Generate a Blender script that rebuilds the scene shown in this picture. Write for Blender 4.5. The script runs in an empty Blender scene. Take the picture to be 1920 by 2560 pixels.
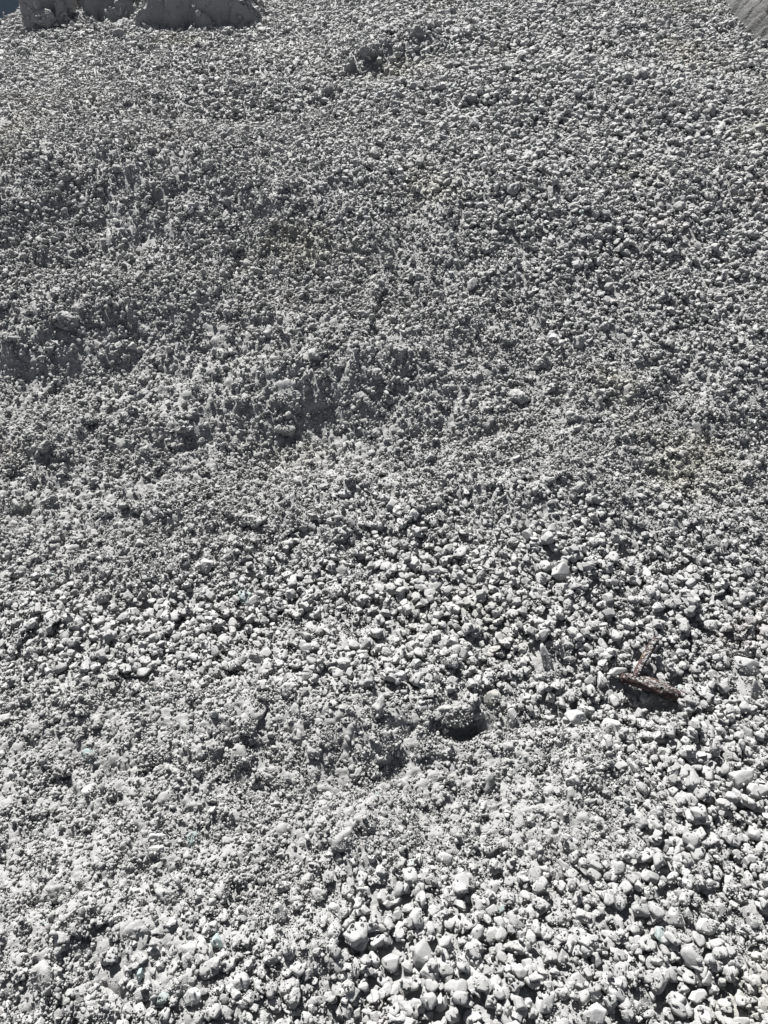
import bpy, bmesh, math, time
import numpy as np
from mathutils import Vector, Euler

T0 = time.time()
rng = np.random.default_rng(11)
scene = bpy.context.scene
C = scene.collection

# ------------------------------------------------------------------ camera
CAM_H = 1.62
PITCH = 46.0                       # degrees below the horizontal
cam_data = bpy.data.cameras.new("camera")
cam_data.sensor_fit = 'HORIZONTAL'
cam_data.angle = math.radians(54.0)
cam_data.clip_start = 0.05
cam_data.clip_end = 1000.0
cam = bpy.data.objects.new("camera", cam_data)
C.objects.link(cam)
cam.location = (0.0, 0.0, CAM_H)
cam.rotation_euler = (math.radians(90.0 - PITCH), 0.0, 0.0)
scene.camera = cam

# ------------------------------------------------------------------ sky and sun
SUN_EL, SUN_AZ = 45.0, -20.0       # azimuth from +Y (ahead), negative = to the left
world = bpy.data.worlds.new("World")
scene.world = world
world.use_nodes = True
wn = world.node_tree.nodes
wl = world.node_tree.links
wn.clear()
sky = wn.new('ShaderNodeTexSky')
sky.sky_type = 'NISHITA'
sky.sun_disc = False
sky.sun_elevation = math.radians(SUN_EL)
sky.sun_rotation = math.radians(SUN_AZ)
sky.air_density = 0.4          # clear dry air: deep shade
sky.dust_density = 0.3
bg = wn.new('ShaderNodeBackground')
bg.inputs['Strength'].default_value = 0.05
wo = wn.new('ShaderNodeOutputWorld')
hs = wn.new('ShaderNodeHueSaturation')          # thin white summer sky: less blue than the clear model
hs.inputs['Saturation'].default_value = 0.4
wl.new(sky.outputs[0], hs.inputs['Color'])
wl.new(hs.outputs[0], bg.inputs['Color'])
wl.new(bg.outputs[0], wo.inputs['Surface'])

sun_data = bpy.data.lights.new("sun", 'SUN')
sun_data.energy = 5.0
sun_data.angle = math.radians(0.53)
sun_data.color = (1.0, 0.985, 0.96)
sun = bpy.data.objects.new("sun", sun_data)
C.objects.link(sun)
el, az = math.radians(SUN_EL), math.radians(SUN_AZ)
to_sun = Vector((math.sin(az) * math.cos(el), math.cos(az) * math.cos(el), math.sin(el)))
sun.rotation_euler = to_sun.to_track_quat('Z', 'Y').to_euler()
sun.location = to_sun * 20

vs = scene.view_settings
vs.view_transform = 'Standard'
vs.look = 'None'
vs.gamma = 1.0
vs.use_curve_mapping = False
vs.exposure = 1.32
scene.cycles.max_bounces = 4
scene.cycles.diffuse_bounces = 1

# ------------------------------------------------------------------ numpy noise
def hash2(ix, iy, s):
    h = (ix.astype(np.int64) * 374761393 + iy.astype(np.int64) * 668265263 + s * 1442695041) & 0xffffffff
    h = ((h ^ (h >> 13)) * 1274126177) & 0xffffffff
    h = (h ^ (h >> 16)) & 0xffffffff
    return (h & 0xffffff).astype(np.float64) / float(0xffffff)

def vnoise(x, y, s=0):             # value noise in -1..1
    ix, iy = np.floor(x), np.floor(y)
    fx, fy = x - ix, y - iy
    fx = fx * fx * (3 - 2 * fx); fy = fy * fy * (3 - 2 * fy)
    a = hash2(ix, iy, s); b = hash2(ix + 1, iy, s); c = hash2(ix, iy + 1, s); d = hash2(ix + 1, iy + 1, s)
    return (a + (b - a) * fx + (c - a) * fy + (a - b - c + d) * fx * fy) * 2 - 1

def fbm(x, y, s=0, n=4):
    r = 0; a = 1.0; t = 0
    for k in range(n):
        r = r + a * vnoise(x * 2**k + 17.3 * k, y * 2**k - 9.1 * k, s + k); t += a; a *= 0.5
    return r / t

def lumps(x, y, s=0):              # grains of uneven size and height, 0..1
    ix, iy = np.floor(x), np.floor(y)
    out = np.zeros_like(x)
    for dx in (-1, 0, 1):
        for dy in (-1, 0, 1):
            jx, jy = ix + dx, iy + dy
            px = jx + hash2(jx, jy, s); py = jy + hash2(jx, jy, s + 1)
            rr = 0.45 + 0.45 * hash2(jx, jy, s + 2)
            d2 = ((x - px)**2 + (y - py)**2) / (rr * rr)
            out = np.maximum(out, np.sqrt(np.clip(1 - d2, 0, 1)) * rr)
    return out

def smooth(a, b, x):
    t = np.clip((x - a) / (b - a), 0, 1)
    return t * t * (3 - 2 * t)

def gauss(x, y, cx, cy, sx, sy, rot=0.0):
    c, s = math.cos(rot), math.sin(rot)
    u = (x - cx) * c + (y - cy) * s
    v = -(x - cx) * s + (y - cy) * c
    return np.exp(-0.5 * ((u / sx)**2 + (v / sy)**2))

# ------------------------------------------------------------------ the shape of the gravel bed
FPX = 960.0 / math.tan(math.radians(27.0))          # focal length of the 1920-wide photograph
def flat_xy(px, py, z=0.0):
    """where a line of sight through the photo meets level z (used to survey the site)"""
    v = (py - 1280.0) / FPX; u = (px - 960.0) / FPX
    p = math.radians(PITCH)
    dy = math.cos(p) - v * math.sin(p); dz = -math.sin(p) - v * math.cos(p)
    t = (z - CAM_H) / dz
    return u * t, dy * t

def profile(y):
    ys = [-60, -2.0, 0.2, 0.62, 0.95, 1.28, 1.55, 2.2, 3.0, 3.5, 4.6, 5.6, 6.6, 8.0, 12, 60]
    zs = [0.0, 0.20, 0.12, 0.03, 0.015, 0.0, 0.02, 0.15, 0.345, 0.37, 0.37, 0.40, 0.42, 0.35, 0.0, 0.0]
    return np.interp(y, ys, zs)

def macro(x, y):
    z = (profile(y - 0.12) + profile(y) + profile(y + 0.12)) / 3.0
    m0 = stony(x, y)
    near = smooth(9.5, 6.5, y) * smooth(-1.5, -0.3, y)
    z = z + near * (1 - 0.45 * smooth(2.9, 3.4, y)) * (0.035 * fbm(x * 1.4, y * 1.4, 3, 3) + 0.030 * fbm(x * 4.2, y * 4.2, 9, 2) + 0.016 * fbm(x * 11.0, y * 11.0, 19, 2) * (1 - 0.5 * smooth(0.3, 0.9, m0)))
    def at(px, py, zz=0.0): return flat_xy(px, py, zz)
    # bench in the foreground: crest, then a face dropping towards the viewer
    bx, by = at(700, 1790)
    z += 0.030 * gauss(x, y, bx, by, 0.42, 0.09, 0.05)
    bx, by = at(1010, 2010)
    z -= 0.040 * gauss(x, y, bx, by, 0.20, 0.10, -0.25)
    bx, by = at(300, 2350)
    z += 0.035 * gauss(x, y, bx, by, 0.25, 0.14, 0.2)
    bx, by = at(1620, 1980)
    z += 0.02 * gauss(x, y, bx, by, 0.2, 0.15)
    # hollow right of the crumbly clod, and the hollow under the broken root
    bx, by = at(1150, 1830)
    z -= 0.065 * gauss(x, y, bx, by, 0.04, 0.026)
    bx, by = at(1310, 1830)
    z -= 0.025 * gauss(x, y, bx, by, 0.10, 0.035, 0.3)
    bx, by = at(1600, 1765)
    z -= 0.03 * gauss(x, y, bx, by, 0.07, 0.03, -0.2)
    # middle: dark face on the left, with a hollow at its top
    bx, by = at(230, 880, 0.2)
    z -= 0.07 * gauss(x, y, bx, by, 0.30, 0.12, 0.25)
    bx, by = at(240, 770, 0.2)
    z += 0.06 * gauss(x, y, bx, by, 0.45, 0.16, 0.1)
    bx, by = at(750, 1080, 0.1)
    z -= 0.07 * gauss(x, y, bx, by, 0.40, 0.12, 0.1)
    bx, by = at(900, 840, 0.25)
    z += 0.04 * gauss(x, y, bx, by, 0.35, 0.16)
    bx, by = at(1250, 1250, 0.05)
    z += 0.03 * gauss(x, y, bx, by, 0.45, 0.16, 0.2)
    # far: clods and a broken face around the upper middle
    bx, by = at(930, 175, 0.35)
    z -= 0.10 * gauss(x, y, bx, by, 0.22, 0.16, 0.3)
    bx, by = at(980, 95, 0.38)
    z += 0.08 * gauss(x, y, bx, by, 0.34, 0.20, 0.1)
    bx, by = at(560, 200, 0.4)
    z += 0.10 * gauss(x, y, bx, by, 0.5, 0.18, 0.0)
    bx, by = at(570, 130, 0.35)
    z -= 0.10 * gauss(x, y, bx, by, 0.55, 0.18)
    bx, by = at(1500, 260, 0.35)
    z += 0.08 * gauss(x, y, bx, by, 0.5, 0.3, -0.3)
    bx, by = at(300, 420, 0.33)
    z += 0.07 * gauss(x, y, bx, by, 0.45, 0.2)
    bx, by = at(560, 640, 0.3)
    z -= 0.05 * gauss(x, y, bx, by, 0.5, 0.16)
    z -= 0.09 * np.clip(y - 3.1, 0, 2.4) * smooth(0.6, -0.9, x)
    z += 0.02 * gauss(x, y, -0.9, 3.3, 0.9, 0.3)
    # broken bank at the back left, falling away at the far left corner
    wav = 0.16 * fbm(x * 2.2, y * 2.2, 8, 3) + 0.10 * fbm(x * 9.0, y * 9.0, 12, 3)
    w1 = smooth(-1.84, -1.68, x + wav) * smooth(-0.85, -1.05, x + wav)
    w2 = smooth(-2.22, -2.10, x + wav) * smooth(-1.75, -1.85, x + wav)
    w3 = smooth(-2.50, -2.44, x + wav) * smooth(-2.24, -2.30, x + wav)
    z += 0.20 * (smooth(5.98, 6.12, y + wav) * w1 + smooth(6.1, 6.35, y + wav) * w2 + smooth(6.0, 6.2, y + wav) * w3)
    z += 0.20 * smooth(6.25, 6.5, y + wav) * smooth(-0.36, -0.26, x) * smooth(0.18, 0.05, x)
    z -= 0.55 * smooth(-2.68, -2.80, x + 0.4 * wav) * smooth(6.0, 6.25, y)
    return z

# where the stones lie clean on top (1) or the bed is crumbly fines (0); measured on the photo, laid out on the site
def stony(x, y):
    m = 0.42 + 0.0 * x
    def add(px, py, z, sx, sy, a, rot=0.0):
        nonlocal m
        cx, cy = flat_xy(px, py, z)
        m = m + a * gauss(x, y, cx, cy, sx, sy, rot)
    add(1100, 2380, 0.0, 0.35, 0.16, 0.75)
    add(1750, 2400, 0.0, 0.30, 0.22, 0.6)
    add(1800, 2000, 0.0, 0.16, 0.2, 0.6)
    add(1250, 1600, 0.03, 0.50, 0.16, 0.75)
    add(400, 1620, 0.03, 0.55, 0.13, 0.6)
    add(1000, 1330, 0.1, 0.35, 0.22, 0.65)
    add(1750, 1500, 0.05, 0.35, 0.2, 0.4)
    add(1500, 560, 0.3, 0.7, 0.8, 0.45)
    add(1300, 150, 0.38, 1.2, 0.9, 0.4)
    add(950, 2000, 0.0, 0.25, 0.14, -0.7)
    add(500, 1850, 0.0, 0.45, 0.08, -0.6)
    add(250, 2150, 0.0, 0.35, 0.2, -0.45)
    add(1450, 2080, 0.0, 0.25, 0.1, -0.45)
    add(450, 1000, 0.2, 0.7, 0.35, -0.45)
    add(1000, 900, 0.25, 0.5, 0.4, -0.2)
    add(300, 300, 0.38, 1.2, 1.3, -0.15)
    add(1300, 1080, 0.15, 0.4, 0.12, -0.2)
    m = m + 0.28 * fbm(x * 3.2, y * 3.2, 41, 3)
    return np.clip(m, 0.05, 1.0)

def clumps(x, y):                   # crumb heaps of a hand's size
    wx = x + 0.03 * vnoise(x * 14, y * 14, 5); wy = y + 0.03 * vnoise(x * 14 + 5, y * 14, 6)
    s = 1 - 0.6 * stony(x, y)
    return (0.020 * lumps(wx / 0.085, wy / 0.085, 21) + 0.012 * lumps(wx / 0.036, wy / 0.036, 25)) * s

def crumbs(x, y, step):
    st = 1.25 - 0.6 * stony(x, y)
    wx = x + 0.006 * vnoise(x * 70, y * 70, 5); wy = y + 0.006 * vnoise(x * 70 + 5, y * 70, 6)
    z = 0.0115 * lumps(wx / 0.019, wy / 0.019, 31)
    z = z + 0.0070 * lumps(wx / 0.0095, wy / 0.0095, 35) * smooth(0.009, 0.005, step)
    return z * st

# ------------------------------------------------------------------ materials
def dust_material(name, dark, light, tint=0.0, bump=1.0, clean=False, fine=520.0):
    m = bpy.data.materials.new(name)
    m.use_nodes = True
    nt = m.node_tree; n = nt.nodes; l = nt.links
    n.clear()
    out = n.new('ShaderNodeOutputMaterial')
    bs = n.new('ShaderNodeBsdfPrincipled')
    bs.inputs['Roughness'].default_value = 0.75
    bs.inputs['Specular IOR Level'].default_value = 0.35
    geo = n.new('ShaderNodeNewGeometry')
    # broad tone of the dust
    n1 = n.new('ShaderNodeTexNoise'); n1.inputs['Scale'].default_value = 3.0; n1.inputs['Detail'].default_value = 4
    l.new(geo.outputs['Position'], n1.inputs['Vector'])
    n2 = n.new('ShaderNodeTexNoise'); n2.inputs['Scale'].default_value = 160.0; n2.inputs['Detail'].default_value = 3
    l.new(geo.outputs['Position'], n2.inputs['Vector'])
    oi = n.new('ShaderNodeObjectInfo')
    a1 = n.new('ShaderNodeMath'); a1.operation = 'MULTIPLY_ADD'; a1.inputs[1].default_value = 0.55
    l.new(n1.outputs['Fac'], a1.inputs[0]); l.new(oi.outputs['Random'], a1.inputs[2])
    a2 = n.new('ShaderNodeMath'); a2.operation = 'MULTIPLY_ADD'; a2.inputs[1].default_value = 0.9
    l.new(n2.outputs['Fac'], a2.inputs[0]); l.new(a1.outputs[0], a2.inputs[2])
    r = n.new('ShaderNodeMapRange'); r.inputs['From Min'].default_value = 0.45; r.inputs['From Max'].default_value = 1.95
    l.new(a2.outputs[0], r.inputs['Value'])
    mix = n.new('ShaderNodeMix'); mix.data_type = 'RGBA'
    mix.inputs['A'].default_value = (*dark, 1); mix.inputs['B'].default_value = (*light, 1)
    l.new(r.outputs[0], mix.inputs['Factor'])
    # faint yellow, pink and green patches of dust
    col = mix.outputs['Result']
    for k, (sc_, off, lo, tc) in enumerate(((1.7, 3.1, 0.60, (1.04, 1.02, 0.90)), (2.3, 11.7, 0.64, (1.06, 0.98, 0.95)), (38.0, 5.5, 0.72, (0.86, 1.0, 0.98)))):
        mp = n.new('ShaderNodeVectorMath'); mp.operation = 'ADD'; mp.inputs[1].default_value = (off, off * 0.7, off * 1.9)
        l.new(geo.outputs['Position'], mp.inputs[0])
        t = n.new('ShaderNodeTexNoise'); t.inputs['Scale'].default_value = sc_; t.inputs['Detail'].default_value = 5
        l.new(mp.outputs[0], t.inputs['Vector'])
        rr = n.new('ShaderNodeMapRange'); rr.inputs['From Min'].default_value = lo; rr.inputs['From Max'].default_value = lo + 0.1
        rr.inputs['To Max'].default_value = 0.7
        l.new(t.outputs['Fac'], rr.inputs['Value'])
        mm = n.new('ShaderNodeMix'); mm.data_type = 'RGBA'; mm.blend_type = 'MULTIPLY'
        l.new(rr.outputs[0], mm.inputs['Factor']); l.new(col, mm.inputs['A']); mm.inputs['B'].default_value = (*tc, 1)
        col = mm.outputs['Result']
    if tint:
        rr = n.new('ShaderNodeMapRange'); rr.inputs['From Min'].default_value = 1 - tint; rr.inputs['From Max'].default_value = 1 - tint + 0.004
        rr.inputs['To Max'].default_value = 0.75
        l.new(oi.outputs['Random'], rr.inputs['Value'])
        mm = n.new('ShaderNodeMix'); mm.data_type = 'RGBA'
        l.new(rr.outputs[0], mm.inputs['Factor']); l.new(col, mm.inputs['A']); mm.inputs['B'].default_value = (0.18, 0.225, 0.22, 1)
        col = mm.outputs['Result']
    l.new(col, bs.inputs['Base Color'])
    # grain of the dust: a world of millimetre specks
    t = n.new('ShaderNodeTexNoise'); t.inputs['Scale'].default_value = fine; t.inputs['Detail'].default_value = 2; t.inputs['Roughness'].default_value = 0.7
    l.new(geo.outputs['Position'], t.inputs['Vector'])
    b = n.new('ShaderNodeBump'); b.inputs['Strength'].default_value = min(1.0, 0.8 * bump); b.inputs['Distance'].default_value = 0.0022 * bump
    l.new(t.outputs['Fac'], b.inputs['Height'])
    l.new(b.outputs[0], bs.inputs['Normal'])
    l.new(bs.outputs[0], out.inputs['Surface'])
    return m

M_GROUND = dust_material("fine_dust", (0.19, 0.19, 0.188), (0.27, 0.27, 0.267))
M_STONE = dust_material("dusty_stone", (0.205, 0.205, 0.204), (0.335, 0.335, 0.332), tint=0.005, bump=0.8)
M_CRUMB = dust_material("crumbled_fines", (0.20, 0.20, 0.197), (0.32, 0.32, 0.315), bump=1.0)
M_PALE = dust_material("pale_stone", (0.31, 0.31, 0.307), (0.41, 0.41, 0.406), bump=0.5)
M_TEAL = dust_material("green_grey_stone", (0.17, 0.215, 0.212), (0.28, 0.33, 0.325), bump=0.5)
M_YELLOW = dust_material("yellowish_stone", (0.26, 0.257, 0.24), (0.34, 0.335, 0.312), bump=0.8)
M_MUD = dust_material("dried_mud", (0.030, 0.030, 0.029), (0.085, 0.085, 0.081), bump=3.0, fine=70.0)

# ------------------------------------------------------------------ unit meshes
def ico(sub):
    bm = bmesh.new()
    bmesh.ops.create_icosphere(bm, subdivisions=sub, radius=1.0)
    v = np.array([x.co[:] for x in bm.verts]); f = np.array([[q.index for q in p.verts] for p in bm.faces])
    bm.free()
    return v, f
ICO = {k: ico(k) for k in (1, 2, 3, 4, 5)}

def mesh_from(name, v, f, mat, smooth_=True):
    me = bpy.data.meshes.new(name)
    v = np.asarray(v, dtype=np.float32); f = np.asarray(f, dtype=np.int32)
    k = f.shape[1]
    me.vertices.add(len(v)); me.vertices.foreach_set("co", v.ravel())
    me.loops.add(f.size); me.loops.foreach_set("vertex_index", f.ravel())
    me.polygons.add(len(f)); me.polygons.foreach_set("loop_start", np.arange(0, f.size, k, dtype=np.int32))
    me.update(calc_edges=True)
    me.polygons.foreach_set("use_smooth", np.full(len(f), smooth_))
    me.materials.append(mat)
    me.validate()
    return me

def noise3(d, fq, seed):            # cheap 3-D lumps on a unit sphere's directions
    r = np.random.default_rng(seed)
    s = 0
    for _ in range(5):
        k = r.normal(size=3) * fq; ph = r.uniform(0, 6.28)
        s = s + np.sin(d @ k + ph)
    return s / 5.0

def cellbump(d, n, seed, wid):
    r = np.random.default_rng(seed)
    p = r.normal(size=(n, 3)); p /= np.linalg.norm(p, axis=1)[:, None]
    rad = wid * r.uniform(0.6, 1.4, n)
    dist = np.sqrt(np.clip(2 - 2 * d @ p.T, 0, 4)) / rad
    return (np.sqrt(np.clip(1 - dist**2, 0, 1)) * rad).max(axis=1)

def stone_mesh(name, sub, seed, planes=11, dims=(1, 1, 1), power=40, rough=0.035, mat=None, dust=0.0):
    r = np.random.default_rng(seed)
    v, f = ICO[sub]
    planes = planes + 1
    nrm = r.normal(size=(planes * 6, 3)); nrm /= np.linalg.norm(nrm, axis=1)[:, None]
    sel = [0]                       # faces well apart from each other, so that none melts into a ball
    while len(sel) < planes:
        d = (nrm @ nrm[sel].T).max(axis=1) + r.uniform(0, 0.5, len(nrm)); d[sel] = 9
        sel.append(int(np.argmin(d)))
    nrm = nrm[sel]
    dist = r.uniform(0.58, 0.98, planes)
    nrm[0] = np.array([0.12, -0.05, 0.99]) + 0.15 * nrm[0]; nrm[0] /= np.linalg.norm(nrm[0]); dist[0] = 0.68
    q = np.clip(v @ nrm.T, 1e-4, None) / dist
    rad = ((q**power).sum(axis=1) + (1 / 1.45)**power)**(-1.0 / power)
    rad = rad * (1 + rough * noise3(v, 4.0, seed + 1) + rough * 0.6 * noise3(v, 9.0, seed + 2))
    if dust:                        # grains of dust caked on one side
        side = smooth(-0.4, 0.7, noise3(v, 1.6, seed + 3) * 1.6)
        rad = rad + dust * cellbump(v, 260, seed + 4, 0.17) * side + 0.6 * dust * cellbump(v, 700, seed + 5, 0.09)
    w = v * rad[:, None] * np.array(dims)
    mx = (w.max(0) - w.min(0)) / 2
    w = (w - (w.max(0) + w.min(0)) / 2) / max(mx)
    return mesh_from(name, w, f, mat or M_STONE)

def clod_mesh(name, sub, seed, dims=(1, 1, 1), mat=None):
    v, f = ICO[sub]
    r = np.random.default_rng(seed)
    nrm = r.normal(size=(9, 3)); nrm /= np.linalg.norm(nrm, axis=1)[:, None]
    q = np.clip(v @ nrm.T, 1e-4, None) / r.uniform(0.5, 1.0, 9)
    rad = 0.9 * ((q**14).sum(axis=1) + (1 / 1.35)**14)**(-1 / 14.0)
    rad = rad + 0.12 * noise3(v, 3.0, seed) + 0.22 * cellbump(v, 24, seed + 1, 0.45)
    if sub >= 3: rad = rad + 0.42 * cellbump(v, 110, seed + 2, 0.2)
    if sub >= 4: rad = rad + 0.5 * cellbump(v, 420, seed + 3, 0.10)
    if sub >= 5: rad = rad + 0.5 * cellbump(v, 1500, seed + 4, 0.055)
    w = v * rad[:, None] * np.array(dims)
    mx = (w.max(0) - w.min(0)) / 2
    w = (w - (w.max(0) + w.min(0)) / 2) / max(mx)
    return mesh_from(name, w, f, mat or M_CRUMB)

# shape families: name used in labels, and proportions
SHAPES = [("blocky", (1, .85, .75)), ("blocky", (1, .9, .8)), ("wedge-shaped", (1, .75, .6)), ("long", (1, .52, .45)),
          ("flat", (1, .8, .34)), ("rounded", (1, .9, .85)), ("blocky", (1, .78, .7)), ("flat", (1, .65, .3)),
          ("long", (1, .6, .5)), ("angular", (1, .85, .62)), ("angular", (1, .8, .72)), ("rounded", (1, .82, .7)),
          ("wedge-shaped", (1, .66, .55)), ("angular", (1, .72, .66))]

# ------------------------------------------------------------------ ground sheet (finer near the viewer's feet)
def ground_rows():
    ys = [-0.35]
    while ys[-1] < 9.2:
        y = ys[-1]
        d = math.hypot(max(y, 0.0), CAM_H)
        ys.append(y + (0.0030 * max(1.0, d / 1.7) if y > 0.1 else 0.01))
    return np.array(ys)
ys = ground_rows()
NX = 760
outer_y0 = -0.35 - np.geomspace(0.05, 300, 22)[::-1]
outer_y1 = 9.2 + np.geomspace(0.05, 300, 26)
ya = np.concatenate([outer_y0, ys, outer_y1])
xs_u = np.linspace(-1, 1, NX)
ext = np.geomspace(0.03, 300, 22)
halfw = np.interp(ya, [-0.4, 0.3, 9.2, 20], [1.25, 1.35, 5.9, 5.9])
X = np.empty((len(ya), NX + 44)); Y = np.repeat(ya[:, None], NX + 44, axis=1)
X[:, 22:-22] = halfw[:, None] * xs_u[None, :]
X[:, :22] = -halfw[:, None] - ext[::-1][None, :]
X[:, -22:] = halfw[:, None] + ext[None, :]
step = np.repeat(np.gradient(ya)[:, None], NX + 44, axis=1)
Z = macro(X, Y) + clumps(X, Y) + 0.7 * crumbs(X, Y, step) - 0.0025 - 0.003 * stony(X, Y)
edge = np.maximum(np.abs(X) - halfw[:, None], 0)
edge = np.maximum(edge, np.maximum(-0.35 - Y, 0)); edge = np.maximum(edge, np.maximum(Y - 9.2, 0))
fade = 1 - smooth(0.3, 3.0, edge)
Z = Z * fade
YB = 0.012 * lumps(X / 0.11, Z / 0.11, 51) + 0.014 * lumps(X / 0.04, Z / 0.04, 53)
Y0 = Y.copy()
Y = Y - YB * smooth(5.7, 5.95, Y0) * smooth(7.2, 6.8, Y0) * smooth(0.4, 0.1, X)
nr, nc = X.shape
idx = np.arange(nr * nc).reshape(nr, nc)
faces = np.stack([idx[:-1, :-1], idx[:-1, 1:], idx[1:, 1:], idx[1:, :-1]], axis=-1).reshape(-1, 4)
ground = bpy.data.objects.new("ground", mesh_from("ground", np.stack([X, Y, Z], -1).reshape(-1, 3), faces, M_GROUND))
ground["kind"] = "structure"
ground["label"] = "bed of crushed grey stone and dusty fines, heaped in low mounds"
C.objects.link(ground)
print("ground", nr * nc, time.time() - T0)

# ------------------------------------------------------------------ height grid on which the stones settle
GS = 0.006
GX0, GX1, GY0, GY1 = -4.6, 4.6, -0.3, 8.9
gx = np.arange(GX0, GX1, GS); gy = np.arange(GY0, GY1, GS)
GXX, GYY = np.meshgrid(gx, gy)
H = (macro(GXX, GYY) + clumps(GXX, GYY) + 0.003).astype(np.float32)
print("grid", H.shape, time.time() - T0)

def hsample(x, y):
    i = np.clip(((y - GY0) / GS).astype(int), 0, H.shape[0] - 1)
    j = np.clip(((x - GX0) / GS).astype(int), 0, H.shape[1] - 1)
    return H[i, j]

def settle(x, y, a, c, sink):
    """rest a lump of half-width a and half-height c at x, y; returns its centre height"""
    n = max(1, int(a / GS))
    i = int((y - GY0) / GS); j = int((x - GX0) / GS)
    i0, i1, j0, j1 = i - n, i + n + 1, j - n, j + n + 1
    if i0 < 0 or j0 < 0 or i1 >= H.shape[0] or j1 >= H.shape[1]: return float(macro(np.array([x]), np.array([y]))[0])
    P = H[i0:i1, j0:j1]
    zc = float(P.mean()) + c * sink
    k = np.arange(-n, n + 1) * GS / (a * 1.02)
    q = 1 - (k[:, None]**2 + k[None, :]**2)
    top = zc + c * np.sqrt(np.clip(q, 0, 1)) * 0.80
    np.maximum(P, np.where(q > 0, top, -9), out=P)
    return zc

def in_fan(n, y0, y1, pw=0.5, margin=0.35):
    """points on the visible wedge of ground, denser near the viewer by the power pw"""
    res = []
    need = n
    while need > 0:
        y = rng.uniform(y0, y1, need * 3)
        w = 0.62 * np.hypot(np.maximum(y, 0), 1.3) + margin
        wmax = 0.62 * math.hypot(y1, 1.3) + margin
        dens = (1.7 / np.hypot(np.maximum(y, 0), CAM_H))**pw
        keep = rng.uniform(0, 1, len(y)) < (w / wmax) * dens
        y = y[keep]; w = w[keep]
        x = rng.uniform(-1, 1, len(y)) * w
        ok = np.abs(x) < 4.5
        res.append(np.stack([x[ok], y[ok]], 1)); need -= int(ok.sum())
    return np.concatenate(res)[:n]

def project(x, y, z):
    p = math.radians(PITCH)
    dz = z - CAM_H
    depth = y * math.cos(p) - dz * math.sin(p)
    up = y * math.sin(p) + dz * math.cos(p)
    return 960 + FPX * x / depth, 1280 - FPX * up / depth, depth

def site(px, py):
    """the spot on the bed seen at a photo position"""
    t = 1.0
    v = (py - 1280.0) / FPX; u = (px - 960.0) / FPX
    p = math.radians(PITCH)
    d = np.array([u, math.cos(p) - v * math.sin(p), -math.sin(p) - v * math.cos(p)])
    ts = np.arange(1.0, 9.0, 0.004)
    P = d[None, :] * ts[:, None]
    hh = hsample(P[:, 0], P[:, 1])
    k = np.argmax(P[:, 2] + CAM_H < hh)
    return P[k, 0], P[k, 1], float(hh[k]), ts[k]

# ------------------------------------------------------------------ named individuals
ROOT_PX = (1620, 1722)
rx, ry, rz, rd = site(*ROOT_PX)

def add_thing(name, me, loc, rot, scale, label, cat, group=None, kind=None):
    o = bpy.data.objects.new(name, me); C.objects.link(o)
    o.location = loc; o.rotation_euler = rot; o.scale = scale
    o["label"] = label; o["category"] = cat
    if group: o["group"] = group
    if kind: o["kind"] = kind
    return o

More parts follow.
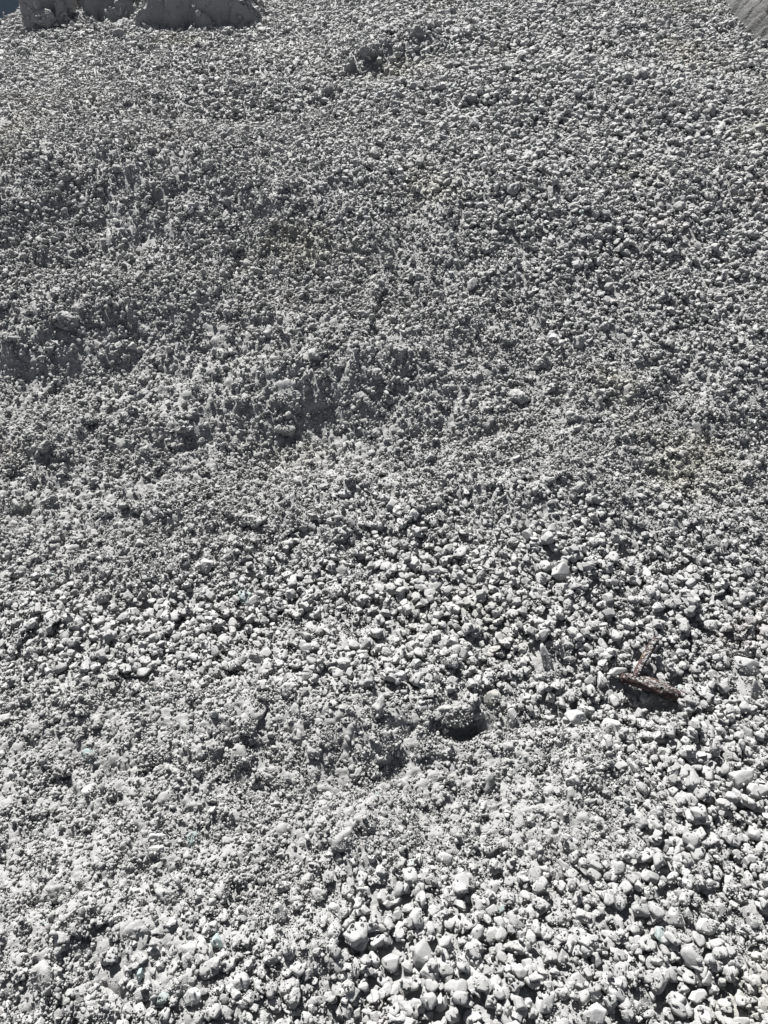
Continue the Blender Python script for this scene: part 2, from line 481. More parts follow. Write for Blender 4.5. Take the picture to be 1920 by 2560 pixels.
# (px, py, width in photo px, proportions, turn, tilt, planes, material, name, label)
NOTABLE = [
 (1866, 1664, 64, (1, .62, .36), -8, 18, 9, M_PALE, "stone", "large flat pale slab right of the broken root, near the right edge"),
 (1883, 1722, 60, (.55, 1, .45), 15, 30, 9, M_STONE, "stone", "dark upright slab directly below the large flat pale slab"),
 (1362, 1640, 74, (.34, 1, .35), 25, 25, 10, M_STONE, "stone", "long narrow stone leaning diagonally, left of the broken root"),
 (1539, 1682, 52, (1, .6, .55), 12, 10, 9, M_STONE, "stone", "arched stone touching the left end of the broken root"),
 (1504, 1704, 42, (.62, 1, .8), -12, 0, 10, M_PALE, "stone", "upright pale stone just left of the arched stone by the root"),
 (1397, 1434, 50, (1, .85, .8), 30, 20, 8, M_STONE, "stone", "blocky stone standing proud upslope and left of the broken root"),
 (1229, 1745, 46, (.8, 1, .6), -25, 15, 8, M_YELLOW, "stone", "yellowish wedge-shaped stone above the black hollow"),
 (1440, 1797, 52, (1, .8, .4), 20, 22, 8, M_PALE, "stone", "pale flat stone with a straight edge downslope left of the broken root"),
 (1524, 1818, 46, (.8, 1, .45), -30, 25, 7, M_PALE, "stone", "pale triangular flake below the broken root"),
 (396, 2096, 40, (1, .62, .45), 10, 20, 8, M_PALE, "stone", "white flat stone, upper one of the white pair in the crumbly lower left"),
 (391, 2124, 42, (1, .5, .4), 12, 12, 8, M_PALE, "stone", "white flat stone, lower one of the white pair in the crumbly lower left"),
 (481, 2096, 32, (1, .85, .5), 30, 15, 7, M_TEAL, "stone", "bluish angular stone right of the white pair of stones"),
 (229, 1980, 44, (1, .8, .4), 35, 15, 9, M_PALE, "stone", "crescent-edged pale flat stone at the upper lower-left of the bed"),
 (483, 2490, 44, (.8, 1, .9), 20, 10, 7, M_PALE, "stone", "pale pyramid-shaped stone near the bottom edge, beside the smooth big clod"),
 (353, 2438, 36, (.7, 1, .6), -20, 20, 7, M_TEAL, "stone", "small blue-grey wedge near the bottom edge, left of the smooth big clod"),
 (544, 2352, 38, (.9, 1, .6), 10, 15, 8, M_TEAL, "stone", "green-grey stone half buried in pale fines at the lower left"),
 (697, 2284, 54, (1, .9, .55), 25, 20, 9, M_STONE, "stone", "broad grey stone split across its face, lower left of centre"),
 (1055, 2384, 62, (1, .95, .85), 40, 0, 10, M_STONE, "stone", "biggest squarish stone in the clean stony patch at the bottom centre"),
 (977, 2408, 46, (1, .9, .8), 5, 0, 11, M_STONE, "stone", "rounded stone left of the biggest squarish stone at the bottom"),
 (1397, 2291, 72, (1, .36, .32), 3, 0, 11, M_STONE, "stone", "long log-like stone lying level across the lower right"),
 (1681, 2290, 52, (.8, 1, .8), 5, 0, 11, M_STONE, "stone", "left one of two tall stones side by side at lower right"),
 (1716, 2285, 42, (.6, 1, .7), 0, 5, 11, M_STONE, "stone", "right one of two tall stones side by side at lower right"),
 (1359, 2502, 60, (.8, 1, .75), -25, 0, 10, M_PALE, "stone", "large smooth egg-shaped stone near the bottom edge, right of centre"),
 (1483, 2535, 58, (.85, 1, .7), 20, 10, 8, M_PALE, "stone", "large pale stone cut by the bottom edge, right of the egg-shaped one"),
 (1764, 2313, 62, (1, .72, .7), 15, 5, 9, M_PALE, "stone", "large pale stone below and right of the two tall stones"),
 (1622, 2232, 44, (1, .8, .8), -15, 10, 9, M_STONE, "stone", "dusty rounded stone upslope of the two tall stones"),
 (1406, 2396, 46, (.7, 1, .7), -18, 10, 8, M_STONE, "stone", "pointed tooth-like stone below the long log-like stone"),
 (1741, 2490, 50, (1, .75, .65), 10, 0, 9, M_PALE, "stone", "large clean stone near the bottom edge at the far right"),
 (1848, 1950, 66, (1, .7, .7), 8, 0, 10, M_PALE, "stone", "large whitish stone at the right edge, upper one of two"),
 (1888, 1980, 52, (.9, 1, .7), -8, 0, 10, M_PALE, "stone", "large whitish stone at the right edge, lower one of two"),
 (1130, 2538, 40, (1, .8, .8), 20, 0, 9, M_STONE, "stone", "stone sitting alone at the very bottom edge near the centre"),
 (512, 1414, 48, (1, .8, .5), -20, 25, 7, M_STONE, "stone", "triangular plate-like stone on a clod in the left middle"),
 (231, 1892, 46, (1, .8, .5), 0, 10, 9, M_TEAL, "stone", "green-grey stone powdered with dust at the left, upslope of the crescent-edged one"),
 (365, 1755, 40, (1, .5, .45), 0, 0, 11, M_PALE, "stone", "pale oblong stone on the bright left bench"),
 (334, 1533, 34, (1, .85, .8), 0, 0, 6, M_PALE, "stone", "small pale cube-shaped stone in the stony band at the left"),
 (489, 1737, 54, (1, .6, .5), 8, 0, 10, M_STONE, "stone", "long rounded stone at the top of the bright left bench"),
 (472, 527, 32, (1, .5, .4), -25, 25, 8, M_PALE, "stone", "brightest white flake in the upper left"),
 (1695, 521, 34, (1, .85, .8), 0, 0, 9, M_STONE, "stone", "dark rounded stone among smaller ones in the upper right"),
 (1445, 858, 38, (.9, 1, .9), 10, 0, 10, M_STONE, "stone", "upright block with a shaded face, right of centre above the middle"),
 (1180, 718, 34, (.8, 1, .8), 0, 10, 9, M_STONE, "stone", "shaded upright stone in the fines just above the centre"),
 (1597, 1790, 40, (.7, 1, .55), -10, 20, 8, M_STONE, "stone", "grey stone in the shade under the broken root"),
 (1278, 1793, 50, (.8, 1, .6), -20, 20, 8, M_STONE, "stone", "leaning grey plate right of the black hollow"),
]
CLODS = [
 (1133, 1775, 118, (1, .7, .62), 10, "crumbly clod overhanging the black hollow left of the leaning plate"),
 (262, 2508, 96, (1, .85, .75), 0, "large pale crumbly clod at the bottom left"),
 (451, 2462, 78, (1, .8, .7), 15, "smooth-topped big clod right of the large pale one at the bottom left"),
 (640, 1300, 56, (1, .8, .7), 0, "lumpy clod in the left middle of the bed"),
 (430, 2230, 84, (1, .7, .6), -10, "broad crumbly clod in the lower left below the white pair"),
 (1300, 990, 62, (1, .7, .6), 30, "clod of stuck grains right of centre in the middle of the slope"),
 (790, 880, 60, (.8, 1, .8), 0, "upright crumbly clod at the centre of the dark face"),
 (175, 800, 62, (1, .6, .7), 10, "rough clod at the rim of the dark hollow on the left"),
 (925, 125, 66, (1, .7, .7), -10, "big shaded clod in the upper middle"),
 (875, 165, 46, (.8, .7, .9), 20, "shaded clod leaning on the front of the big upper middle one"),
 (1040, 85, 42, (1, .7, .8), 0, "shaded clod right of the big upper middle one"),
 (110, 40, 60, (1, .6, .55), 5, "grain-topped clod in the top left corner"),
 (285, 75, 50, (1, .6, .7), 15, "clod on the ridge between two shaded hollows at the top left"),
 (58, 130, 46, (1, .7, .7), 0, "dark-faced clod near the left edge at the top"),
 (1900, 330, 40, (1, .7, .8), 0, "clod at the right edge in the upper right"),
 (1480, 150, 38, (1, .7, .8), 0, "small clod standing in the upper right"),
]

def big_seed(k): return 500 + 13 * k
placed = []
for k, (px, py, wpx, dims, turn, tilt, planes, mat, name, label) in enumerate(NOTABLE):
    x, y, z, t = site(px, py + wpx * 0.1)
    half = 0.5 * wpx * t / FPX
    me = stone_mesh("notable_stone", 4, big_seed(k), planes=planes, dims=dims, power=48, rough=0.02, mat=mat, dust=0.2)
    dims_m = max(dims)
    zc = settle(x, y, half * 0.85, half * min(dims[2], 0.8), 0.55)
    # the second proportion is seen going up the picture, so lean the stone back to show it
    e = Euler((math.radians(18 + tilt), 0, math.radians(turn)))
    add_thing(name, me, (x, y, zc), e, (half,) * 3, label, "stone", "stones that stand out on the bed")
    placed.append((x, y, half))
for k, (px, py, wpx, dims, turn, label) in enumerate(CLODS):
    x, y, z, t = site(px, py + wpx * 0.1)
    half = 0.5 * wpx * t / FPX
    me = clod_mesh("clod", 5, 900 + 7 * k, dims=dims)
    zc = settle(x, y, half * 0.85, half * min(dims[2], 0.8), 0.15)
    add_thing("clod", me, (x, y, zc), (0.1, 0.05, math.radians(turn)), (half,) * 3, label, "clod", "crumbly clods of stuck fines")
    placed.append((x, y, half * 0.6))
hx, hy, hz_, ht_ = site(1158, 1822)
placed.append((hx, hy, 0.024)); placed.append((hx + 0.02, hy, 0.018)); placed.append((hx - 0.02, hy, 0.018))
for q in np.linspace(-0.04, 0.04, 5):
    placed.append((rx + q, ry - q * 0.2, 0.012))
    placed.append((rx + 0.02, ry + 0.05, 0.008))
PL = np.array(placed)

# ------------------------------------------------------------------ scattered stones: size, place, settle
def clear_of(xy, r):
    ok = np.ones(len(xy), bool)
    for (a, b, h) in PL:
        ok &= (xy[:, 0] - a)**2 + (xy[:, 1] - b)**2 > (h * 0.95 + r * 0.6)**2
    return ok

def rot_quat_like(n):
    return np.stack([rng.normal(0, 0.26, n), rng.normal(0, 0.26, n), rng.uniform(0, 6.283, n)], 1)

NST = 135000
xy = in_fan(NST, -0.15, 7.2, 0.7)
m = stony(xy[:, 0], xy[:, 1])
half = 0.0074 * np.exp(rng.normal(0, 0.30, NST)) * (0.85 + 0.45 * m)
half = np.clip(half, 0.004, 0.0175) * (1 + 0.4 * smooth(2.4, 4.8, xy[:, 1]))
keep = (rng.uniform(0, 1, NST) < 0.12 + 0.88 * m) & clear_of(xy, half)
xy, half, m = xy[keep], half[keep], m[keep]
shape = rng.integers(0, len(SHAPES), len(xy))
rot = rot_quat_like(len(xy))
order = np.argsort(-half * rng.uniform(0.3, 1.6, len(xy)))[::-1]      # mostly small first, big ones end on top
zc = np.zeros(len(xy))
thick = np.array([s[1][2] for s in SHAPES]); mid = np.array([s[1][1] for s in SHAPES])
sinks = rng.uniform(0.05, 0.75, len(xy)) * (0.35 + 0.65 * m)
for i in order:
    a = half[i] * (0.5 + 0.5 * mid[shape[i]])
    zc[i] = settle(xy[i, 0], xy[i, 1], a, half[i] * (0.25 + 0.75 * thick[shape[i]]), sinks[i])
print("stones", len(xy), time.time() - T0)

# crumbly clods among the fines
NCL = 20000
cxy = in_fan(NCL, -0.15, 7.2, 0.6)
cm = 1 - stony(cxy[:, 0], cxy[:, 1])
chalf = np.clip(0.0098 * np.exp(rng.normal(0, 0.42, NCL)), 0.005, 0.032)
ck = (rng.uniform(0, 1, NCL) < 0.05 + 0.95 * cm) & clear_of(cxy, chalf)
cxy, chalf = cxy[ck], chalf[ck]
cz = np.array([settle(a, b, h, h * 0.6, s) for (a, b), h, s in zip(cxy, chalf, rng.uniform(-0.2, 0.6, len(cxy)))])
print("clods", len(cxy), time.time() - T0)

# the 300 stones that show largest become objects of their own
ppx, ppy, pd = project(xy[:, 0], xy[:, 1], zc)
size_px = 2 * half * FPX / pd
vis = (ppx > 5) & (ppx < 1915) & (ppy > 5) & (ppy < 2555) & (sinks > 0.22)
covered = hsample(xy[:, 0], xy[:, 1]) > zc + half * (0.3 + 0.75 * thick[shape])
score = np.where(vis & ~covered, size_px, 0)
N_OWN = 258
own = np.argsort(-score)[:N_OWN]

protos = []
for k, (fam, dims) in enumerate(SHAPES):
    protos.append(stone_mesh("stone_shape", 3, 40 + 9 * k, planes=8 + k % 4, dims=dims, power=60, rough=0.02, dust=0.22))

def where(px, py):
    col = ["far left", "left of centre", "right of centre", "far right"][min(3, int(px // 480))]
    rows = [(2400, "at the bottom edge"), (2150, "in the lowest quarter"), (1850, "just below root level"),
            (1600, "level with the root"), (1300, "upslope of the root"), (0, "on the dark slope")]
    row = next(r for lim, r in rows if py >= lim)
    return row, col
labels = {}
for i in own:
    fam = SHAPES[shape[i]][0]
    row, col = where(ppx[i], ppy[i])
    sz = "big" if half[i] > 0.0165 else ("medium" if half[i] > 0.0145 else "small")
    labels.setdefault((fam, sz, row, col), []).append(i)
for (fam, sz, row, col), ii in labels.items():
    ii = sorted(ii, key=lambda i: ppx[i])
    grp = "loose dusty grey stones %s %s" % (row, col)
    lab = "%s %s grey stone %s, %s" % (sz, fam, row, col)
    for k, i in enumerate(ii):
        l2 = lab
        NUM = ["one", "two", "three", "four", "five", "six", "seven", "eight", "nine", "ten", "eleven", "twelve"]
        ORD = ["first", "second", "third", "fourth", "fifth", "sixth", "seventh", "eighth", "ninth", "tenth", "eleventh", "twelfth"]
        if len(ii) == 2: l2 = ("left" if k == 0 else "right") + " of two: " + lab
        elif len(ii) == 3: l2 = ("leftmost", "middle", "rightmost")[k] + " of three: " + lab
        elif len(ii) > 3: l2 = ("leftmost" if k == 0 else ORD[k] + " from left") + " of " + NUM[len(ii) - 1] + ": " + lab
        add_thing("stone", protos[shape[i]], (xy[i, 0], xy[i, 1], zc[i]), tuple(rot[i]), (half[i],) * 3, l2, "stone", grp)
rest = np.ones(len(xy), bool); rest[own] = False

# ------------------------------------------------------------------ instanced mass of gravel
def scatter(name, label, pts, rots, scl, pick, proto_meshes):
    me = bpy.data.meshes.new(name)
    me.vertices.add(len(pts)); me.vertices.foreach_set("co", np.asarray(pts, np.float32).ravel())
    for nm, ty, data in (("turn", 'FLOAT_VECTOR', rots), ("size", 'FLOAT_VECTOR', scl), ("pick", 'INT', pick)):
        at = me.attributes.new(nm, ty, 'POINT')
        at.data.foreach_set("vector" if ty == 'FLOAT_VECTOR' else "value", np.asarray(data, np.float32 if ty != 'INT' else np.int32).ravel())
    o = bpy.data.objects.new(name, me); C.objects.link(o)
    o["kind"] = "stuff"; o["label"] = label
    coll = bpy.data.collections.new(name + "_shapes")
    for k, pm in enumerate(proto_meshes):
        coll.objects.link(bpy.data.objects.new("%s_shape_%02d" % (name, k), pm))
    ng = bpy.data.node_groups.new(name + "_nodes", 'GeometryNodeTree')
    ng.interface.new_socket("Geometry", in_out='INPUT', socket_type='NodeSocketGeometry')
    ng.interface.new_socket("Geometry", in_out='OUTPUT', socket_type='NodeSocketGeometry')
    n, l = ng.nodes, ng.links
    gi = n.new('NodeGroupInput'); go = n.new('NodeGroupOutput')
    iop = n.new('GeometryNodeInstanceOnPoints')
    ci = n.new('GeometryNodeCollectionInfo'); ci.inputs['Collection'].default_value = coll
    ci.inputs['Separate Children'].default_value = True; ci.inputs['Reset Children'].default_value = True
    def attr(nm, ty):
        a = n.new('GeometryNodeInputNamedAttribute'); a.data_type = ty; a.inputs['Name'].default_value = nm
        return a.outputs['Attribute']
    e2r = n.new('FunctionNodeEulerToRotation')
    l.new(attr("turn", 'FLOAT_VECTOR'), e2r.inputs[0])
    l.new(gi.outputs[0], iop.inputs['Points']); l.new(ci.outputs[0], iop.inputs['Instance'])
    iop.inputs['Pick Instance'].default_value = True
    l.new(attr("pick", 'INT'), iop.inputs['Instance Index'])
    l.new(e2r.outputs[0], iop.inputs['Rotation']); l.new(attr("size", 'FLOAT_VECTOR'), iop.inputs['Scale'])
    l.new(iop.outputs[0], go.inputs[0])
    md = o.modifiers.new("scatter", 'NODES'); md.node_group = ng
    return o

fine_protos = [stone_mesh("gravel_shape", 4, 240 + 9 * k, planes=8 + k % 5, dims=d, power=60, rough=0.025, dust=0.24) for k, (f_, d) in enumerate(SHAPES * 2)]
n_rest = int(rest.sum())
s3 = half[rest][:, None] * rng.uniform(0.88, 1.12, (n_rest, 3))
scatter("gravel", "loose crushed grey stone covered in pale dust", np.column_stack([xy[rest], zc[rest]]), rot[rest], s3, shape[rest] + 14 * rng.integers(0, 2, n_rest), fine_protos)

clod_protos = [clod_mesh("crumb_shape", 4, 300 + 11 * k, dims=((1, .85, .7), (1, .7, .65), (1, .9, .6), (1, .8, .8))[k % 4]) for k in range(8)]
nc_ = len(cxy)
scatter("crumbled_clods", "crumbly lumps of grey fines stuck together", np.column_stack([cxy, cz]), rot_quat_like(nc_),
        chalf[:, None] * rng.uniform(0.85, 1.15, (nc_, 3)), rng.integers(0, 8, nc_), clod_protos)

# rubble stuck in the broken bank at the back
bk = (Y0 > 5.75) & (Y0 < 6.9) & (X > -2.75) & (X < 0.35)
bi = np.flatnonzero(bk.ravel()); bi = rng.choice(bi, 2600, replace=False)
bh = np.clip(0.013 * np.exp(rng.normal(0, 0.5, 2600)), 0.006, 0.045)
scatter("bank_rubble", "crumbly rubble stuck in the shaded bank at the top left", np.column_stack([X.ravel()[bi], Y.ravel()[bi] , Z.ravel()[bi]]),
        rng.uniform(0, 6.28, (2600, 3)), bh[:, None] * np.ones((1, 3)), rng.integers(0, 8, 2600), clod_protos)

# chips: 6 to 14 mm, everywhere, on top of and between the stones
NCH = 680000
kxy = in_fan(NCH, -0.15, 7.0, 1.1)
kh = np.clip(0.0034 * np.exp(rng.normal(0, 0.38, NCH)), 0.0022, 0.011) * np.clip(np.hypot(kxy[:, 1], CAM_H) / 2.0, 0.9, 1.6)
km = stony(kxy[:, 0], kxy[:, 1])
kk = rng.uniform(0, 1, NCH) < (1.0 - 0.85 * smooth(0.1, 0.8, km)) * (1 - 0.7 * smooth(2.0, 4.0, kxy[:, 1])) * (1.0 - 0.6 * smooth(-0.1, 0.4, fbm(kxy[:, 0] * 5, kxy[:, 1] * 5, 63, 3)))
kxy, kh = kxy[kk], kh[kk]
kz = hsample(kxy[:, 0], kxy[:, 1]) + kh * rng.uniform(-0.6, 1.5, len(kh))
chip_protos = [stone_mesh("chip_shape", 2, 640 + 5 * k, planes=5, dims=d, power=34, rough=0.07, mat=M_CRUMB) for k, (f_, d) in enumerate(SHAPES[:8])] + \
              [clod_mesh("chip_crumb_shape", 3, 700 + k, dims=(1, .85, .75)) for k in range(4)]
scatter("stone_chips", "small chips and crumbs between the larger stones", np.column_stack([kxy, kz]), rng.uniform(0, 6.28, (len(kh), 3)),
        kh[:, None] * np.ones((1, 3)), rng.integers(0, 12, len(kh)), chip_protos)

# grit: 2 to 5 mm grains clinging to everything near the viewer
NGR = 620000
gxy = in_fan(NGR, -0.15, 6.0, 2.4)
gm = fbm(gxy[:, 0] * 9, gxy[:, 1] * 9, 77, 3)
gd = np.hypot(gxy[:, 1], CAM_H)
gh = np.clip(0.0014 * np.exp(rng.normal(0, 0.35, NGR)), 0.0008, 0.004) * np.clip(gd / 1.8, 0.9, 2.2)
gk = rng.uniform(-0.9, 0.7, NGR) < gm + 0.6 - 1.3 * stony(gxy[:, 0], gxy[:, 1])
gxy, gh = gxy[gk], gh[gk]
gz = hsample(gxy[:, 0], gxy[:, 1]) + gh * rng.uniform(-0.3, 0.8, len(gh))
grit_protos = [stone_mesh("grit_shape", 1, 840 + 5 * k, planes=7, dims=(1, .8, .7), power=12, rough=0.08, mat=M_CRUMB) for k in range(5)]
scatter("grit", "fine grey grit clinging to the stones", np.column_stack([gxy, gz]), rng.uniform(0, 6.28, (len(gh), 3)),
        gh[:, None] * np.ones((1, 3)), rng.integers(0, 5, len(gh)), grit_protos)
print("grit", len(gh), "chips", len(kh), time.time() - T0)

# ------------------------------------------------------------------ the broken root
def bark_material():
    m = bpy.data.materials.new("bark"); m.use_nodes = True
    n = m.node_tree.nodes; l = m.node_tree.links
    bs = n['Principled BSDF']; bs.inputs['Roughness'].default_value = 0.9; bs.inputs['Specular IOR Level'].default_value = 0.15
    geo = n.new('ShaderNodeNewGeometry')
    t = n.new('ShaderNodeTexNoise'); t.inputs['Scale'].default_value = 130; t.inputs['Detail'].default_value = 5
    l.new(geo.outputs['Position'], t.inputs['Vector'])
    cr = n.new('ShaderNodeValToRGB')
    cr.color_ramp.elements[0].position = 0.3; cr.color_ramp.elements[0].color = (0.022, 0.014, 0.0135, 1)
    cr.color_ramp.elements[1].position = 0.72; cr.color_ramp.elements[1].color = (0.098, 0.068, 0.065, 1)
    l.new(t.outputs['Fac'], cr.inputs['Fac'])
    # worn ochre patches
    t2 = n.new('ShaderNodeTexNoise'); t2.inputs['Scale'].default_value = 45; t2.inputs['Detail'].default_value = 3
    l.new(geo.outputs['Position'], t2.inputs['Vector'])
    r2 = n.new('ShaderNodeMapRange'); r2.inputs['From Min'].default_value = 0.60; r2.inputs['From Max'].default_value = 0.68; r2.inputs['To Max'].default_value = 0.8
    l.new(t2.outputs['Fac'], r2.inputs['Value'])
    mx = n.new('ShaderNodeMix'); mx.data_type = 'RGBA'; mx.inputs['B'].default_value = (0.12, 0.08, 0.042, 1)
    l.new(r2.outputs[0], mx.inputs['Factor']); l.new(cr.outputs['Color'], mx.inputs['A'])
    # pale dust settled in patches
    t3 = n.new('ShaderNodeTexNoise'); t3.inputs['Scale'].default_value = 150; t3.inputs['Detail'].default_value = 4
    l.new(geo.outputs['Position'], t3.inputs['Vector'])
    sx = n.new('ShaderNodeSeparateXYZ'); l.new(geo.outputs['Normal'], sx.inputs[0])
    ad = n.new('ShaderNodeMath'); ad.operation = 'MULTIPLY_ADD'; ad.inputs[1].default_value = 0.5
    l.new(sx.outputs['Z'], ad.inputs[0]); l.new(t3.outputs['Fac'], ad.inputs[2])
    r3 = n.new('ShaderNodeMapRange'); r3.inputs['From Min'].default_value = 0.99; r3.inputs['From Max'].default_value = 1.06; r3.inputs['To Max'].default_value = 0.9
    l.new(ad.outputs[0], r3.inputs['Value'])
    m2 = n.new('ShaderNodeMix'); m2.data_type = 'RGBA'; m2.inputs['B'].default_value = (0.27, 0.265, 0.26, 1)
    l.new(r3.outputs[0], m2.inputs['Factor']); l.new(mx.outputs['Result'], m2.inputs['A'])
    l.new(m2.outputs['Result'], bs.inputs['Base Color'])
    b = n.new('ShaderNodeBump'); b.inputs['Strength'].default_value = 0.9; b.inputs['Distance'].default_value = 0.002
    l.new(t3.outputs['Fac'], b.inputs['Height']); l.new(b.outputs[0], bs.inputs['Normal'])
    return m
M_BARK = bark_material()

def limb(name, path, radii, seed, hollow_end=False, flat=0.85, rows=36, seg=28):
    """a bark-covered limb through the path, its far end broken off ragged (and hollow)"""
    r = np.random.default_rng(seed)
    path = np.array(path, float); L = np.linspace(0, 1, len(path))
    ts = np.linspace(0, 1, rows)
    P = np.stack([np.interp(ts, L, path[:, k]) for k in range(3)], 1)
    R = np.interp(ts, L, radii)
    v = []
    for i in range(rows):
        d = P[min(i + 1, rows - 1)] - P[max(i - 1, 0)]; d /= np.linalg.norm(d)
        up = np.array([0, 0, 1.0]); s = np.cross(d, up); s /= np.linalg.norm(s); u = np.cross(s, d)
        for j in range(seg):
            a = 2 * math.pi * j / seg
            rad = R[i] * (1 + 0.10 * math.sin(3 * a + i * 0.2 + seed) + 0.06 * math.sin(7 * a + i * 0.55) + 0.05 * r.normal())
            off = 0.0
            if i >= rows - 3: off = 0.5 * R[i] * (math.sin(2 * a + seed) + 0.5 * math.sin(5 * a + 1.3)) * (i - rows + 4) / 3
            v.append(P[i] + s * math.cos(a) * rad + u * math.sin(a) * rad * flat + d * off)
    f = []
    for i in range(rows - 1):
        for j in range(seg):
            k = (j + 1) % seg
            f.append([i * seg + j, i * seg + k, (i + 1) * seg + k, (i + 1) * seg + j])
    v = [np.array(q) for q in v]
    d0 = (P[1] - P[0]) / np.linalg.norm(P[1] - P[0]); d1 = (P[-1] - P[-2]) / np.linalg.norm(P[-1] - P[-2])
    c0 = len(v); v.append(P[0] - d0 * R[0] * 0.6)
    f += [[c0, (j + 1) % seg, j, j] for j in range(seg)]
    base = (rows - 1) * seg
    if hollow_end:
        inner = len(v)
        for j in range(seg): v.append(P[-1] + (v[base + j] - P[-1]) * 0.68 - d1 * R[-1] * 0.1)
        deep = len(v)
        for j in range(seg): v.append(P[-1] + (v[base + j] - P[-1]) * 0.5 - d1 * R[-1] * 1.3)
        cc = len(v); v.append(P[-1] - d1 * R[-1] * 1.5)
        for j in range(seg):
            k = (j + 1) % seg
            f.append([base + j, base + k, inner + k, inner + j]); f.append([inner + j, inner + k, deep + k, deep + j]); f.append([deep + j, deep + k, cc, cc])
    else:
        cc = len(v); v.append(P[-1] + d1 * R[-1] * 0.2)
        f += [[base + j, base + (j + 1) % seg, cc, cc] for j in range(seg)]
    me = bpy.data.meshes.new(name)
    me.from_pydata([tuple(q) for q in v], [], [tuple(dict.fromkeys(q)) for q in f])
    me.polygons.foreach_set("use_smooth", np.full(len(me.polygons), True))
    me.materials.append(M_BARK)
    return me

root = bpy.data.objects.new("broken_root", None); C.objects.link(root)
root.location = (rx, ry, rz + 0.002)
root["label"] = "broken forked piece of reddish brown bark-covered root half buried in the gravel"
root["category"] = "root"
u = rd / FPX                                           # metres per photo pixel at the root
main = limb("stem", [(-62 * u, 0.022, 0.012), (-40 * u, 0.012, 0.020), (0, -0.004, 0.021), (40 * u, -0.018, 0.016), (74 * u, -0.030, 0.010)],
            [12 * u, 16 * u, 17.5 * u, 16 * u, 13 * u], 3, hollow_end=True)
arm = limb("side_branch", [(-36 * u, 0.012, 0.026), (-24 * u, 0.032, 0.036), (0, 0.065, 0.048), (28 * u, 0.100, 0.062)],
           [10 * u, 9 * u, 9 * u, 8.5 * u], 8, rows=30, seg=20)
for nm, me in (("stem", main), ("side_branch", arm)):
    o = bpy.data.objects.new(nm, me); C.objects.link(o); o.parent = root

# grains lying on the root
gv = []
for k in range(260):
    if k < 170:
        t = rng.uniform(-0.9, 1); bx = t * 66 * u; by = -0.004 - t * 0.024 + rng.normal(0, 0.008); bz = 0.021 + 21 * u * 0.8
        bz -= 6 * abs(by + 0.004 + t * 0.024) ** 1.3
    else:
        t = rng.uniform(0, 1); bx = -30 * u + t * 56 * u; by = 0.02 + t * 0.078 + rng.normal(0, 0.005); bz = 0.030 + t * 0.033 + 10 * u
    gv.append((rx + bx, ry + by, rz + bz))
scatter("grit_on_root", "pale grit lying on the broken root", gv, rng.uniform(0, 6.28, (260, 3)), rng.uniform(0.0011, 0.0032, (260, 1)) * np.ones((1, 3)), rng.integers(0, 5, 260), grit_protos)

# ------------------------------------------------------------------ dried mud mound (top right corner)
def mound(name, cx, cy, sx, sy, hgt, mat, seed, n=420, streak=0.0, grain=0.02):
    a = np.linspace(-1, 1, n); A, B = np.meshgrid(a, a)
    x = cx + A * sx; y = cy + B * sy
    r2 = A**2 + B**2
    r2 = r2 + 0.22 * fbm(x * 4, y * 4, seed + 7, 4) + 0.02
    prof = np.clip(1 - r2, 0, 1)**0.6
    wx = (x + 0.4 * y)
    z = macro(x, y) - 0.05 + prof * hgt * (1 + 0.2 * fbm(x * 3, y * 3, seed))
    z = z + prof * (streak * lumps(wx / 0.03 + 0.5 * vnoise(x * 12, y * 12, seed), (y - 0.8 * x) / 0.10, seed) + grain * lumps(x / 0.06, y / 0.06, seed + 3) + 0.3 * grain * lumps(x / 0.02, y / 0.02, seed + 5))
    idx = np.arange(n * n).reshape(n, n)
    f = np.stack([idx[:-1, :-1], idx[:-1, 1:], idx[1:, 1:], idx[1:, :-1]], -1).reshape(-1, 4)
    me = mesh_from(name, np.stack([x, y, z], -1).reshape(-1, 3), f, mat)
    o = bpy.data.objects.new(name, me); C.objects.link(o)
    return o
o = mound("earth_mound", 3.03, 5.0, 1.0, 1.3, 0.42, M_MUD, 91, streak=0.075, grain=0.035)
o["kind"] = "structure"; o["label"] = "mound of dried mud with a streaky surface in the top right corner"

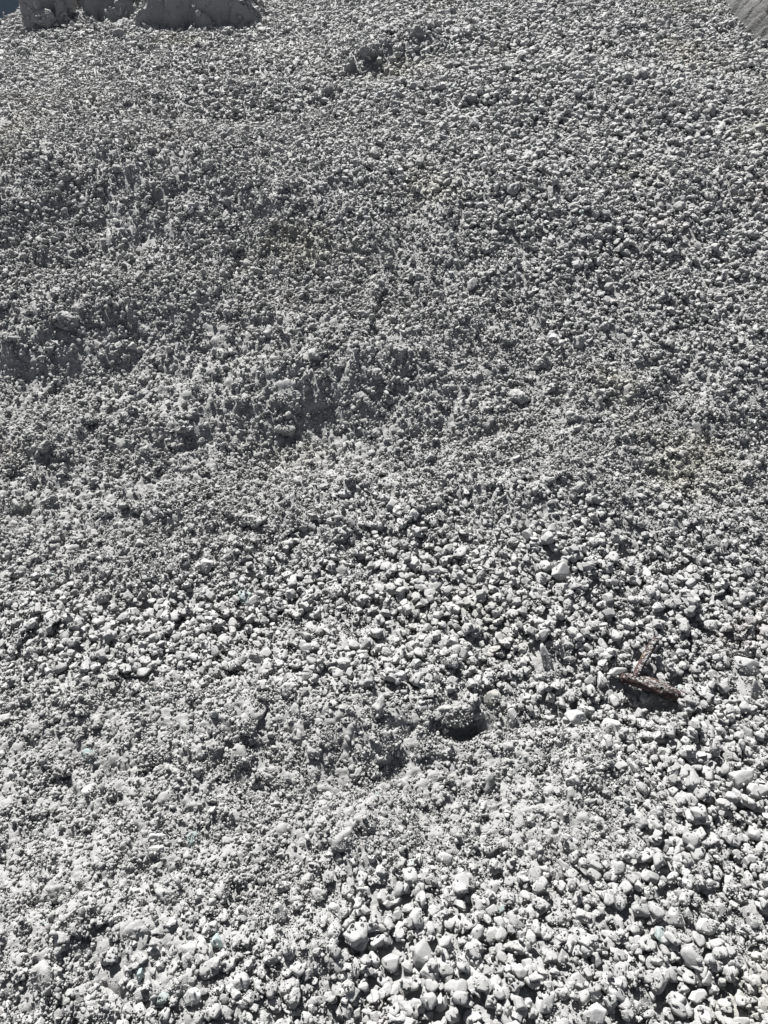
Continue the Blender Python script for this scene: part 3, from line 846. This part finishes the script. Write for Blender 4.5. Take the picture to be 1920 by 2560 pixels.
# ------------------------------------------------------------------ far paved yard and dry stems
def pave_material():
    m = bpy.data.materials.new("asphalt"); m.use_nodes = True
    n = m.node_tree.nodes; l = m.node_tree.links
    bs = n['Principled BSDF']; bs.inputs['Roughness'].default_value = 1.0; bs.inputs['Specular IOR Level'].default_value = 0.02
    geo = n.new('ShaderNodeNewGeometry')
    t = n.new('ShaderNodeTexNoise'); t.inputs['Scale'].default_value = 40; l.new(geo.outputs['Position'], t.inputs['Vector'])
    cr = n.new('ShaderNodeValToRGB'); cr.color_ramp.elements[0].color = (0.003, 0.006, 0.010, 1); cr.color_ramp.elements[1].color = (0.008, 0.015, 0.024, 1)
    l.new(t.outputs['Fac'], cr.inputs['Fac']); l.new(cr.outputs['Color'], bs.inputs['Base Color'])
    return m
n = 24
a = np.linspace(0, 1, n); A, B = np.meshgrid(a, a)
px_ = -40 + A * 37.2; py_ = 6.6 + B * 40
pz_ = np.full_like(px_, 0.03)
idx = np.arange(n * n).reshape(n, n)
f = np.stack([idx[:-1, :-1], idx[:-1, 1:], idx[1:, 1:], idx[1:, :-1]], -1).reshape(-1, 4)
road = bpy.data.objects.new("road", mesh_from("road", np.stack([px_, py_, pz_], -1).reshape(-1, 3), f, pave_material())); C.objects.link(road)
road["kind"] = "structure"; road["label"] = "dark blue-grey road surface beyond the top left corner of the bed"

M_STEM = bpy.data.materials.new("dry_stem"); M_STEM.use_nodes = True
bs = M_STEM.node_tree.nodes['Principled BSDF']; bs.inputs['Base Color'].default_value = (0.10, 0.09, 0.07, 1); bs.inputs['Roughness'].default_value = 0.9
tt = M_STEM.node_tree.nodes.new('ShaderNodeTexNoise'); tt.inputs['Scale'].default_value = 300
cr = M_STEM.node_tree.nodes.new('ShaderNodeValToRGB'); cr.color_ramp.elements[0].color = (0.05, 0.045, 0.035, 1); cr.color_ramp.elements[1].color = (0.16, 0.14, 0.11, 1)
M_STEM.node_tree.links.new(tt.outputs['Fac'], cr.inputs['Fac']); M_STEM.node_tree.links.new(cr.outputs['Color'], bs.inputs['Base Color'])
sx_, sy_, sz_, st_ = site(327, 375)
me = limb("dry_stem", [(0, 0, -0.01), (0.003, 0.004, 0.03), (0.001, 0.006, 0.07), (0.006, 0.012, 0.10)], [0.003, 0.0026, 0.002, 0.001], 5, rows=14, seg=8)
me.materials.clear(); me.materials.append(M_STEM)
add_thing("dry_stem", me, (sx_, sy_, sz_), (0, 0, 0), (1, 1, 1), "thin dark dry stem sticking up from the gravel in the upper left", "stem")
print("done", time.time() - T0)
